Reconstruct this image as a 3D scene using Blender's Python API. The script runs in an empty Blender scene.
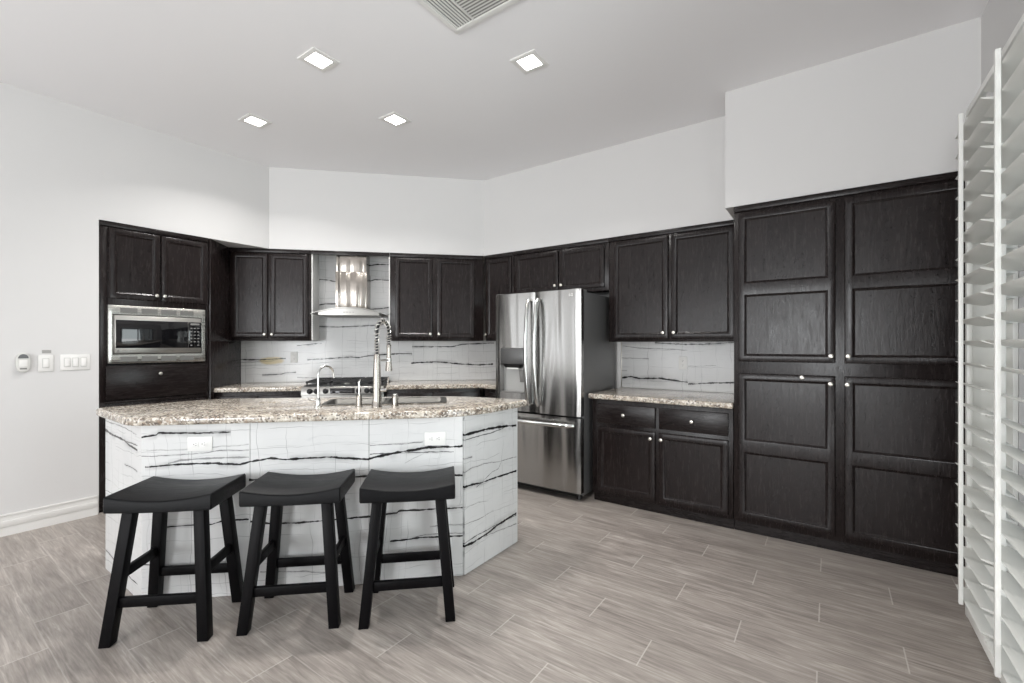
import bpy, bmesh, math, random
from mathutils import Vector, Matrix
R = math.radians
scene = bpy.context.scene
COL = scene.collection

# ---------------------------------------------------------------- camera
CAM_H = 1.33
cam_d = bpy.data.cameras.new('camera')
cam_d.sensor_width = 36.0
cam_d.lens = 450.0 / 1024.0 * 36.0
cam_d.shift_y = 3.2 / 1024.0
cam_d.clip_start = 0.05
cam = bpy.data.objects.new('camera', cam_d); COL.objects.link(cam)
cam.location = (0.0, 0.0, CAM_H)
cam.rotation_euler = (R(90), 0, math.atan(317.0 / 450.0))
scene.camera = cam

# ---------------------------------------------------------------- world, daylight, exposure
world = bpy.data.worlds.new('world'); scene.world = world
world.use_nodes = True
bg = world.node_tree.nodes['Background']
bg.inputs[0].default_value = (0.94, 0.97, 1.0, 1)
bg.inputs[1].default_value = 1.1

def area(name, loc, rot, sx, sy, power, col=(1, 1, 1)):
    d = bpy.data.lights.new(name, 'AREA'); d.shape = 'RECTANGLE'
    d.size = sx; d.size_y = sy; d.energy = power; d.color = col
    o = bpy.data.objects.new(name, d); COL.objects.link(o)
    o.location = loc; o.rotation_euler = rot
    return o
# daylight through rear, left and shuttered-door openings; the right-wall one is added fill
area('daylight_rear_window', (-2.95, -4.62, 1.45), (R(116), 0, 0), 2.3, 2.2, 90, (.955, .98, 1))
area('daylight_rear_slider', (-0.45, -4.62, 1.40), (R(116), 0, 0), 1.4, 2.3, 185, (.955, .98, 1))
area('daylight_side_window', (-4.90, -1.60, 1.50), (0, R(-90), 0), 2.1, 1.7, 22, (.955, .98, 1))
area('daylight_shutter_door', (.95, 1.38, 1.30), (0, R(106), 0), 2.2, 1.2, 60, (.98, .99, 1))
area('added_right_fill', (.80, -1.80, 1.50), (0, R(102), 0), 1.65, 1.95, 10, (.96, .98, 1))  # added fill from an unseen right-wall opening, brightens the island's right end

vs = scene.view_settings
vs.view_transform = 'Standard'; vs.look = 'None'
vs.exposure = 0.0; vs.gamma = 1.0; vs.use_curve_mapping = False
scene.cycles.use_denoising = True
scene.cycles.max_bounces = 10
scene.cycles.diffuse_bounces = 6
scene.cycles.caustics_reflective = False
scene.cycles.caustics_refractive = False
scene.cycles.sample_clamp_indirect = 8.0

# ---------------------------------------------------------------- helpers
def lin(r, g, b):
    f = lambda c: (c / 255 / 12.92) if c / 255 <= 0.04045 else ((c / 255 + 0.055) / 1.055) ** 2.4
    return (f(r), f(g), f(b), 1)

class NT:
    """small node-graph writer"""
    def __init__(s, name):
        s.m = bpy.data.materials.new(name); s.m.use_nodes = True
        s.t = s.m.node_tree; s.b = s.t.nodes['Principled BSDF']
    def n(s, typ, **kw):
        x = s.t.nodes.new(typ)
        for k, v in kw.items(): setattr(x, k, v)
        return x
    def set(s, inp, v):
        if hasattr(v, 'is_output') or isinstance(v, bpy.types.NodeSocket): s.t.links.new(v, inp)
        else: inp.default_value = v
    def math(s, op, a, b=None, c=None, clamp=False):
        x = s.n('ShaderNodeMath', operation=op, use_clamp=clamp)
        s.set(x.inputs[0], a)
        if b is not None: s.set(x.inputs[1], b)
        if c is not None: s.set(x.inputs[2], c)
        return x.outputs[0]
    def obj(s):
        return s.n('ShaderNodeTexCoord').outputs['Object']
    def mapping(s, vec, scale=(1, 1, 1), rot=(0, 0, 0), loc=(0, 0, 0)):
        x = s.n('ShaderNodeMapping'); s.set(x.inputs[0], vec)
        x.inputs['Scale'].default_value = scale; x.inputs['Rotation'].default_value = rot; x.inputs['Location'].default_value = loc
        return x.outputs[0]
    def noise(s, vec, scale=5, detail=4, rough=.5, dist=0):
        x = s.n('ShaderNodeTexNoise'); s.set(x.inputs['Vector'], vec)
        x.inputs['Scale'].default_value = scale; x.inputs['Detail'].default_value = detail
        x.inputs['Roughness'].default_value = rough; x.inputs['Distortion'].default_value = dist
        return x.outputs['Fac']
    def ramp(s, fac, stops):
        x = s.n('ShaderNodeValToRGB'); s.set(x.inputs[0], fac)
        e = x.color_ramp.elements
        while len(e) < len(stops): e.new(0.5)
        for i, (p, c) in enumerate(stops):
            e[i].position = p; e[i].color = c if len(c) == 4 else (*c, 1)
        return x.outputs[0]
    def mix(s, fac, a, b, mode='MIX'):
        x = s.n('ShaderNodeMix', data_type='RGBA', blend_type=mode)
        s.set(x.inputs[0], fac); s.set(x.inputs[6], a); s.set(x.inputs[7], b)
        return x.outputs[2]
    def maprange(s, v, a, b, c, d, smooth=False):
        x = s.n('ShaderNodeMapRange', interpolation_type='SMOOTHSTEP' if smooth else 'LINEAR')
        s.set(x.inputs[0], v)
        for i, q in enumerate((a, b, c, d)): s.set(x.inputs[i + 1], q)
        return x.outputs[0]
    def bump(s, h, strength=.2, dist=.01):
        x = s.n('ShaderNodeBump'); s.set(x.inputs['Height'], h)
        x.inputs['Strength'].default_value = strength; x.inputs['Distance'].default_value = dist
        s.t.links.new(x.outputs[0], s.b.inputs['Normal'])
    def out(s, color=None, rough=None, metal=None, spec=None):
        if color is not None: s.set(s.b.inputs['Base Color'], color)
        if rough is not None: s.set(s.b.inputs['Roughness'], rough)
        if metal is not None: s.set(s.b.inputs['Metallic'], metal)
        if spec is not None: s.set(s.b.inputs['Specular IOR Level'], spec)
        return s.m

def plain(name, col, rough=.5, metal=0, spec=.5, var=.03):
    t = NT(name)
    nz = t.noise(t.obj(), 9, 3)
    c = t.mix(nz, tuple(max(0, q * (1 - var)) for q in col[:3]) + (1,), tuple(min(1, q * (1 + var)) for q in col[:3]) + (1,))
    return t.out(c, rough, metal, spec)

# ---- geometry
class MB:
    def __init__(s): s.bm = bmesh.new()
    def box(s, x0, x1, y0, y1, z0, z1, bev=0, seg=2):
        b = bmesh.new()
        v = [b.verts.new((x, y, z)) for z in (z0, z1) for y in (y0, y1) for x in (x0, x1)]
        for f in ((0, 2, 3, 1), (4, 5, 7, 6), (0, 1, 5, 4), (2, 6, 7, 3), (0, 4, 6, 2), (1, 3, 7, 5)):
            b.faces.new([v[i] for i in f])
        if bev: bmesh.ops.bevel(b, geom=list(b.edges), offset=bev, segments=seg, profile=.5, affect='EDGES')
        return s.add(b)
    def add(s, b, mat=None):
        me = bpy.data.meshes.new('tmp'); b.to_mesh(me); b.free()
        if mat is not None: me.transform(mat)
        s.bm.from_mesh(me); bpy.data.meshes.remove(me)
        return s
    def hexa(s, bot, top, bev=0):
        """box from two quads (4 points each, counter-clockwise from above)"""
        b = bmesh.new()
        v = [b.verts.new(p) for p in list(bot) + list(top)]
        for f in ((3, 2, 1, 0), (4, 5, 6, 7), (0, 1, 5, 4), (1, 2, 6, 5), (2, 3, 7, 6), (3, 0, 4, 7)):
            b.faces.new([v[i] for i in f])
        if bev: bmesh.ops.bevel(b, geom=list(b.edges), offset=bev, segments=2, profile=.5, affect='EDGES')
        return s.add(b)
    def prism(s, pts, z0, z1, bev=0, holes=()):
        """extruded polygon (CCW), optional rectangular-ish holes (CW or CCW point lists)"""
        b = bmesh.new()
        loops = [pts] + list(holes)
        edges = []
        for lp in loops:
            vv = [b.verts.new((x, y, z0)) for x, y in lp]
            edges += [b.edges.new((vv[i], vv[(i + 1) % len(vv)])) for i in range(len(vv))]
        if holes:
            bmesh.ops.triangle_fill(b, use_beauty=True, use_dissolve=False, edges=edges)
        else:
            b.faces.new(list(b.verts))
        base = list(b.faces)
        r = bmesh.ops.extrude_face_region(b, geom=base)
        bmesh.ops.translate(b, verts=[q for q in r['geom'] if isinstance(q, bmesh.types.BMVert)], vec=(0, 0, z1 - z0))
        bmesh.ops.recalc_face_normals(b, faces=list(b.faces))
        if bev:
            es = [e for e in b.edges if len(e.link_faces) == 2 and e.calc_face_angle(0) > .8 and abs(e.verts[0].co.z - e.verts[1].co.z) < 1e-6]
            bmesh.ops.bevel(b, geom=es, offset=bev, segments=3, profile=.6, affect='EDGES')
        return s.add(b)
    def cone(s, p0, p1, r0, r1=None, seg=24):
        p0, p1 = Vector(p0), Vector(p1); r1 = r0 if r1 is None else r1
        b = bmesh.new(); L = (p1 - p0).length
        bmesh.ops.create_cone(b, cap_ends=True, segments=seg, radius1=r0, radius2=r1, depth=L)
        q = (p1 - p0).to_track_quat('Z', 'Y')
        return s.add(b, Matrix.Translation((p0 + p1) / 2) @ q.to_matrix().to_4x4())
    def lathe(s, prof, seg=24, mat=None):
        """profile [(r,z)] spun about Z"""
        b = bmesh.new(); rings = []
        for r, z in prof:
            rings.append([b.verts.new((max(r, 1e-5) * math.cos(2 * math.pi * i / seg), max(r, 1e-5) * math.sin(2 * math.pi * i / seg), z)) for i in range(seg)])
        for a, c in zip(rings, rings[1:]):
            for i in range(seg):
                b.faces.new((a[i], a[(i + 1) % seg], c[(i + 1) % seg], c[i]))
        b.faces.new(rings[0][::-1]); b.faces.new(rings[-1])
        bmesh.ops.recalc_face_normals(b, faces=list(b.faces))
        return s.add(b, mat)
    def tube(s, path, r, seg=12):
        """swept round tube; r a number or one per point"""
        P = [Vector(p) for p in path]; n = len(P)
        rr = r if isinstance(r, (list, tuple)) else [r] * n
        b = bmesh.new(); rings = []
        up = None
        for i, p in enumerate(P):
            t = (P[min(i + 1, n - 1)] - P[max(i - 1, 0)]).normalized()
            if up is None:
                up = t.orthogonal().normalized()
            else:
                up = (up - t * up.dot(t)).normalized()
            w = t.cross(up)
            rings.append([b.verts.new(p + (up * math.cos(2 * math.pi * k / seg) + w * math.sin(2 * math.pi * k / seg)) * rr[i]) for k in range(seg)])
        for a, c in zip(rings, rings[1:]):
            for k in range(seg):
                b.faces.new((a[k], a[(k + 1) % seg], c[(k + 1) % seg], c[k]))
        b.faces.new(rings[0][::-1]); b.faces.new(rings[-1])
        bmesh.ops.recalc_face_normals(b, faces=list(b.faces))
        return s.add(b)
    def gridface(s, xs, zs, hole=lambda x, z: False, th=.02, fy=lambda x, z: 0.0, bev=0):
        """board in the XZ plane facing -Y: cells of a grid, front at y=fy-th, back at y=0, openings where hole()"""
        b = bmesh.new()
        V = {}
        def gv(i, j):
            if (i, j) not in V: V[i, j] = b.verts.new((xs[i], -th, zs[j]))
            return V[i, j]
        for i in range(len(xs) - 1):
            for j in range(len(zs) - 1):
                if not hole((xs[i] + xs[i + 1]) / 2, (zs[j] + zs[j + 1]) / 2):
                    b.faces.new((gv(i, j), gv(i + 1, j), gv(i + 1, j + 1), gv(i, j + 1)))
        front = list(b.faces)
        r = bmesh.ops.extrude_face_region(b, geom=front)
        back = [q for q in r['geom'] if isinstance(q, bmesh.types.BMVert)]
        bmesh.ops.translate(b, verts=back, vec=(0, th, 0))
        bs = set(back)
        for v in b.verts:
            if v not in bs: v.co.y += fy(v.co.x, v.co.z)
        bmesh.ops.recalc_face_normals(b, faces=list(b.faces))
        if bev:
            es = [e for e in b.edges if len(e.link_faces) == 2 and e.calc_face_angle(0) > 1.0 and e.verts[0] not in bs and e.verts[1] not in bs]
            bmesh.ops.bevel(b, geom=es, offset=bev, segments=2, profile=.5, affect='EDGES')
        return s.add(b)
    def build(s, name, mat, parent=None, smooth=40):
        me = bpy.data.meshes.new(name); s.bm.to_mesh(me); s.bm.free()
        if mat: me.materials.append(mat)
        if smooth and len(me.polygons):
            me.polygons.foreach_set('use_smooth', [True] * len(me.polygons))
            me.set_sharp_from_angle(angle=R(smooth))
        o = bpy.data.objects.new(name, me); COL.objects.link(o)
        if parent: o.parent = parent
        return o

def tag(o, label=None, cat=None, group=None, kind=None):
    if label: o['label'] = label
    if cat: o['category'] = cat
    if group: o['group'] = group
    if kind: o['kind'] = kind
    return o
def empty(name, label, cat, loc=(0, 0, 0), rz=0, group=None):
    o = bpy.data.objects.new(name, None); COL.objects.link(o)
    o.location = loc; o.rotation_euler = (0, 0, R(rz)); o.empty_display_size = .1
    return tag(o, label, cat, group)
def children(o): return [c for c in COL.objects if c.parent == o]
def copy_tree(o, parent=None):
    c = o.copy(); COL.objects.link(c)
    if parent: c.parent = parent
    for ch in children(o): copy_tree(ch, c)
    return c
def uv2w(u, v):
    """diagonal-wall frame (u along it, v away from the camera) -> world"""
    return ((u - v) / math.sqrt(2), (u + v) / math.sqrt(2))
def rounded(pts, rads, n=6):
    """round the corners of a polygon"""
    out = []
    for i, p in enumerate(pts):
        r = rads[i]
        p = Vector(p); a = Vector(pts[i - 1]); c = Vector(pts[(i + 1) % len(pts)])
        if r <= 0: out.append(tuple(p)); continue
        d1 = (a - p).normalized(); d2 = (c - p).normalized()
        s0 = p + d1 * r; s1 = p + d2 * r
        for k in range(n + 1):
            t = k / n
            q = s0 * (1 - t) ** 2 + p * 2 * t * (1 - t) + s1 * t ** 2
            out.append((q.x, q.y))
    return out

# ---------------------------------------------------------------- materials
M = {}
def wall_mat(name, col):
    t = NT(name); nz = t.noise(t.obj(), 60, 4, .6)
    t.bump(nz, .08, .004)
    return t.out(col, .85, 0, .2)
M['wall'] = wall_mat('wall_paint', lin(212, 211, 210))
M['ceiling'] = wall_mat('ceiling_paint', lin(236, 235, 236))
M['trim'] = plain('white_trim_paint', lin(226, 225, 222), .45)
M['shutter'] = plain('white_shutter_lacquer', lin(235, 235, 231), .4)
M['plastic'] = plain('white_plastic', lin(228, 227, 224), .4)
M['ivory'] = plain('pale_grey_plastic', lin(196, 196, 192), .4)
M['grey'] = plain('grey_plastic', lin(120, 119, 117), .5)
M['black'] = plain('black_plastic', lin(16, 16, 17), .35)
M['iron'] = plain('cast_iron', lin(20, 20, 21), .55)
M['gasket'] = plain('black_rubber', lin(14, 14, 15), .7)
M['darkmetal'] = plain('dark_aluminium', lin(44, 44, 45), .45, .5)
M['knob'] = plain('brushed_nickel', lin(214, 210, 202), .28, .9)
M['chrome'] = plain('polished_chrome', lin(200, 199, 196), .2, 1)
M['hole'] = plain('dark_slot', lin(30, 30, 30), .8)

def glass_mat(name):
    t = NT(name)
    g = t.n('ShaderNodeBsdfGlossy'); g.inputs['Roughness'].default_value = .02
    tr = t.n('ShaderNodeBsdfTransparent'); tr.inputs[0].default_value = (.86, .9, .9, 1)
    fr = t.n('ShaderNodeFresnel'); fr.inputs[0].default_value = 1.45
    mx = t.n('ShaderNodeMixShader'); L = t.t.links
    L.new(fr.outputs[0], mx.inputs[0]); L.new(tr.outputs[0], mx.inputs[1]); L.new(g.outputs[0], mx.inputs[2])
    L.new(mx.outputs[0], t.t.nodes['Material Output'].inputs['Surface'])
    return t.m
M['glass'] = glass_mat('window_glass')

def dark_glass():
    t = NT('black_glass')
    return t.out((.006, .006, .007, 1), .04, 0, .6)
M['darkglass'] = dark_glass()

def wood(name, dark, light, horizontal=False, rough=.36, spec=.5, contrast=1.0):
    t = NT(name); o = t.obj()
    sc = (3.0, 26, 26) if horizontal else (26, 26, 3.0)
    n1 = t.noise(t.mapping(o, sc), 3.2, 6, .62, .6)
    n2 = t.noise(t.mapping(o, tuple(q * .12 for q in sc)), 3.0, 3, .5, 1.5)
    pores = t.noise(t.mapping(o, tuple(q * 5 for q in sc)), 3.0, 2, .5)
    f = t.math('ADD', t.math('MULTIPLY', n1, .65), t.math('MULTIPLY', n2, .35))
    c = t.ramp(f, [(.32, dark), (.72, light)])
    c = t.mix(t.maprange(pores, .56, .74, 0, .55 * contrast), c, tuple(q * .45 for q in dark[:3]) + (1,))
    r = t.maprange(n1, .3, .8, rough - .05, rough + .12)
    t.bump(t.math('ADD', n1, t.math('MULTIPLY', pores, .5)), .16, .003)
    return t.out(c, r, 0, spec)
M['wood'] = wood('espresso_oak', lin(23, 18, 18), lin(38, 31, 30), rough=.23, spec=.27)
M['wood_h'] = wood('espresso_oak_crosswise', lin(23, 18, 18), lin(36, 30, 29), True, rough=.25, spec=.27)
M['seat'] = wood('black_stained_seat_wood', lin(6, 6, 7), lin(20, 20, 22), True, .40, .12, 1.0)
M['leg'] = wood('black_stained_leg_wood', lin(5, 4, 5), lin(11, 10, 12), False, .42, .10, .6)

def granite():
    t = NT('speckled_granite'); o = t.obj()
    big = t.noise(t.mapping(o, (2.2, 5.0, 5)), 2.2, 5, .6, 1.2)
    mid = t.noise(o, 26, 6, .72, .6)
    f = t.math('ADD', t.math('MULTIPLY', big, .38), t.math('MULTIPLY', mid, .62))
    c = t.ramp(f, [(.34, lin(72, 65, 60)), (.43, lin(120, 110, 100)), (.50, lin(164, 154, 141)), (.56, lin(194, 185, 171)), (.64, lin(222, 217, 207)), (.74, lin(150, 144, 136))])
    v = t.n('ShaderNodeTexVoronoi'); t.set(v.inputs['Vector'], o); v.inputs['Scale'].default_value = 105
    cell = t.n('ShaderNodeSeparateColor'); t.set(cell.inputs[0], v.outputs['Color'])
    c = t.mix(t.maprange(cell.outputs[0], .84, .88, 0, .75), c, lin(80, 73, 70))
    c = t.mix(t.maprange(cell.outputs[1], .74, .80, 0, .7), c, lin(232, 227, 218))
    c = t.mix(t.maprange(cell.outputs[2], .91, .94, 0, .4), c, lin(160, 132, 110))
    return t.out(c, .10, 0, .5)
M['granite'] = granite()

def steel(name, col, rough=.25, along='Z', wav=0.0, brush=.05, wsc=4.6):
    t = NT(name); o = t.obj()
    sc = {'Z': (300, 300, 1.5), 'X': (1.5, 300, 300)}[along]
    n = t.noise(t.mapping(o, sc), 2, 3, .6)
    r = t.maprange(n, .3, .7, rough - brush, rough + brush)
    if wav:
        w = t.noise(t.mapping(o, (wsc, wsc, .5)), 1.3, 1, .4, .4)
        h = t.math('ADD', t.math('MULTIPLY', w, wav), t.math('MULTIPLY', n, .0012))
        t.bump(h, 1.0, .05)
    c = t.mix(n, tuple(q * .92 for q in col[:3]) + (1,), col)
    return t.out(c, r, 1.0)
M['steel'] = steel('stainless_steel', lin(162, 160, 156), .32, 'X')
M['steel_v'] = steel('stainless_steel_vertical', lin(160, 154, 147), .22, 'Z', .35, .05, 15)
M['fridge'] = steel('fridge_stainless', lin(168, 167, 165), .23, 'Z', .42, .04)
M['fridge_side'] = plain('fridge_side_paint', lin(124, 124, 124), .38, .55)
M['sink'] = steel('sink_stainless', lin(92, 91, 88), .5, 'X')
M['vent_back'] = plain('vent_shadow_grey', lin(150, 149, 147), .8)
M['handle'] = steel('handle_stainless', lin(205, 205, 203), .16, 'Z')

def floor_mat():
    t = NT('wood_look_porcelain_planks'); o = t.obj()
    s = t.n('ShaderNodeSeparateXYZ'); t.set(s.inputs[0], o); X, Y = s.outputs[0], s.outputs[1]
    PW, PL = .197, .92
    yr = t.math('DIVIDE', t.math('SUBTRACT', Y, 2.413), PW)
    row = t.math('FLOOR', yr); fy = t.math('SUBTRACT', yr, row)
    xs = t.math('DIVIDE', t.math('ADD', t.math('ADD', X, .653), t.math('MULTIPLY', row, PL / 3)), PL)
    colm = t.math('FLOOR', xs); fx = t.math('SUBTRACT', xs, colm)
    # grout
    gx = t.math('MINIMUM', fx, t.math('SUBTRACT', 1.0, fx)); gy = t.math('MINIMUM', fy, t.math('SUBTRACT', 1.0, fy))
    gxl = t.maprange(gx, .0018 / PL, .0034 / PL, 1, 0); gyl = t.maprange(gy, .0016 / PW, .0032 / PW, .45, 0)
    grout = t.math('MAXIMUM', gxl, gyl)
    # per plank variation
    cmb = t.n('ShaderNodeCombineXYZ'); t.set(cmb.inputs[0], colm); t.set(cmb.inputs[1], row)
    wn = t.n('ShaderNodeTexWhiteNoise', noise_dimensions='2D'); t.set(wn.inputs['Vector'], cmb.outputs[0])
    off = t.n('ShaderNodeVectorMath', operation='MULTIPLY_ADD')
    t.set(off.inputs[0], wn.outputs['Color']); off.inputs[1].default_value = (7, 7, 7); t.set(off.inputs[2], o)
    n1 = t.noise(t.mapping(off.outputs[0], (1.2, 13, 13)), 2.6, 6, .62, 1.3)
    n2 = t.noise(t.mapping(off.outputs[0], (3, 60, 60)), 2.4, 4, .6, .4)
    n3 = t.noise(t.mapping(off.outputs[0], (.7, 3.2, 3)), 2.0, 3, .5, 1.0)
    f = t.math('ADD', t.math('ADD', t.math('MULTIPLY', n1, .5), t.math('MULTIPLY', n2, .25)), t.math('MULTIPLY', n3, .25))
    c = t.ramp(f, [(.30, lin(110, 103, 97)), (.43, lin(139, 131, 125)), (.55, lin(163, 155, 148)), (.67, lin(196, 189, 182))])
    tone = t.maprange(wn.outputs['Value'], 0, 1, .93, 1.06)
    hs = t.n('ShaderNodeHueSaturation'); t.set(hs.inputs['Value'], tone); t.set(hs.inputs['Color'], c)
    c = t.mix(t.math('MULTIPLY', grout, .45), hs.outputs[0], lin(212, 207, 200))
    t.bump(t.math('SUBTRACT', t.math('MULTIPLY', n2, .4), grout), .12, .003)
    return t.out(c, t.maprange(n1, .3, .7, .30, .44), 0, .45)
M['floor'] = floor_mat()

def vein_mat(name, veins, u0, u1, seed=0.0, axis=0, ochre=None, zmax=2.4, gridw=.0017):
    """glossy white marble-look slab with hand-placed dark veins and a fine cracked grid"""
    t = NT(name); o = t.obj()
    s = t.n('ShaderNodeSeparateXYZ'); t.set(s.inputs[0], o); U, Zc = s.outputs[axis], s.outputs[2]
    o2 = t.n('ShaderNodeVectorMath', operation='ADD'); t.set(o2.inputs[0], o); o2.inputs[1].default_value = (seed, seed * 2.3, seed * .7)
    P = o2.outputs[0]
    w1 = t.math('MULTIPLY', t.math('SUBTRACT', t.noise(P, 16, 4, .6), .5), .018)
    w2 = t.noise(t.mapping(P, (1, 1, .6)), 22, 3, .6)
    wv = t.noise(P, 5, 3, .6)
    base = t.mix(t.noise(P, 3.5, 5, .6, .5), lin(220, 220, 219), lin(199, 199, 199))
    base = t.mix(t.maprange(t.noise(t.mapping(P, (1.5, 1.5, 9)), 3, 5, .6, .8), .60, .78, 0, .5), base, lin(186, 187, 189))
    # fine crackle: irregular near-vertical and near-horizontal hairlines that fade in and out
    def lines(coord, warp, sc, seed2, width, thr):
        v = t.n('ShaderNodeTexVoronoi', voronoi_dimensions='1D', feature='DISTANCE_TO_EDGE')
        t.set(v.inputs['W'], t.math('ADD', t.math('ADD', coord, warp), seed2)); v.inputs['Scale'].default_value = sc
        d = t.math('DIVIDE', v.outputs['Distance'], sc)
        m = t.noise(t.mapping(P, (1, 1, 1), loc=(seed2, seed2, seed2)), 4.0, 2, .5)
        return t.math('MULTIPLY', t.maprange(d, width * .35, width, 1, 0), t.maprange(m, thr, thr + .12, 0, 1))
    uw = t.math('MULTIPLY', t.math('SUBTRACT', t.noise(P, 2.6, 3, .6), .5), .10)
    g = t.math('MAXIMUM', lines(U, uw, 7.0, 3.1 + seed, gridw, .42), lines(Zc, uw, 9.0, 8.7 + seed, gridw, .44))
    g2 = t.math('MULTIPLY', t.math('MAXIMUM', lines(U, uw, 15.0, 5.5 + seed, gridw * .8, .5), lines(Zc, uw, 19.0, 1.9 + seed, gridw * .8, .5)), .55)
    c = t.mix(t.math('MULTIPLY', t.math('MAXIMUM', g, g2), .62), base, lin(120, 120, 122))
    zt = t.math('DIVIDE', Zc, zmax)
    um = t.maprange(U, u0, u1, 0, 1)
    dark = None
    for i, (wd, st, pts) in enumerate(veins):
        wd = wd * 1.3 if wd >= .007 else wd
        fc = t.n('ShaderNodeFloatCurve'); t.set(fc.inputs['Value'], um)
        cv = fc.mapping.curves[0]
        q = sorted(((a - u0) / (u1 - u0), b / zmax) for a, b in pts)
        cv.points[0].location = q[0]; cv.points[1].location = q[-1]
        for a in q[1:-1]: cv.points.new(*a)
        for pnt in cv.points: pnt.handle_type = 'VECTOR'
        fc.mapping.update()
        dz = t.math('ABSOLUTE', t.math('ADD', t.math('MULTIPLY', t.math('SUBTRACT', zt, fc.outputs[0]), zmax), t.math('MULTIPLY', w1, .55 if wd > .005 else .9)))
        half = t.math('MULTIPLY', t.maprange(w2, .3, .7, .15, 1.0), wd)
        line = t.maprange(t.math('DIVIDE', dz, half), .55, 1.0, st, 0)
        a, b = q[0][0], q[-1][0]
        mk = t.math('MULTIPLY', t.math('GREATER_THAN', um, a), t.math('LESS_THAN', um, b))
        halo = t.math('MULTIPLY', t.maprange(dz, wd * .5, wd * 2.6, .30 * st, 0), t.maprange(wv, .45, .6, 0, 1))
        line = t.math('MULTIPLY', t.math('MAXIMUM', line, halo), mk)
        dark = line if dark is None else t.math('MAXIMUM', dark, line)
    if ochre:
        cu, cz, ru, rz = ochre
        e = t.math('ADD', t.math('POWER', t.math('DIVIDE', t.math('SUBTRACT', U, cu), ru), 2), t.math('POWER', t.math('DIVIDE', t.math('SUBTRACT', Zc, cz), rz), 2))
        e = t.math('ADD', e, t.math('MULTIPLY', t.math('SUBTRACT', wv, .5), 2.2))
        c = t.mix(t.maprange(e, .5, 1.1, .75, 0), c, lin(196, 176, 118))
    c = t.mix(dark, c, lin(34, 33, 34))
    return t.out(c, .14, 0, .28)
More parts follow.
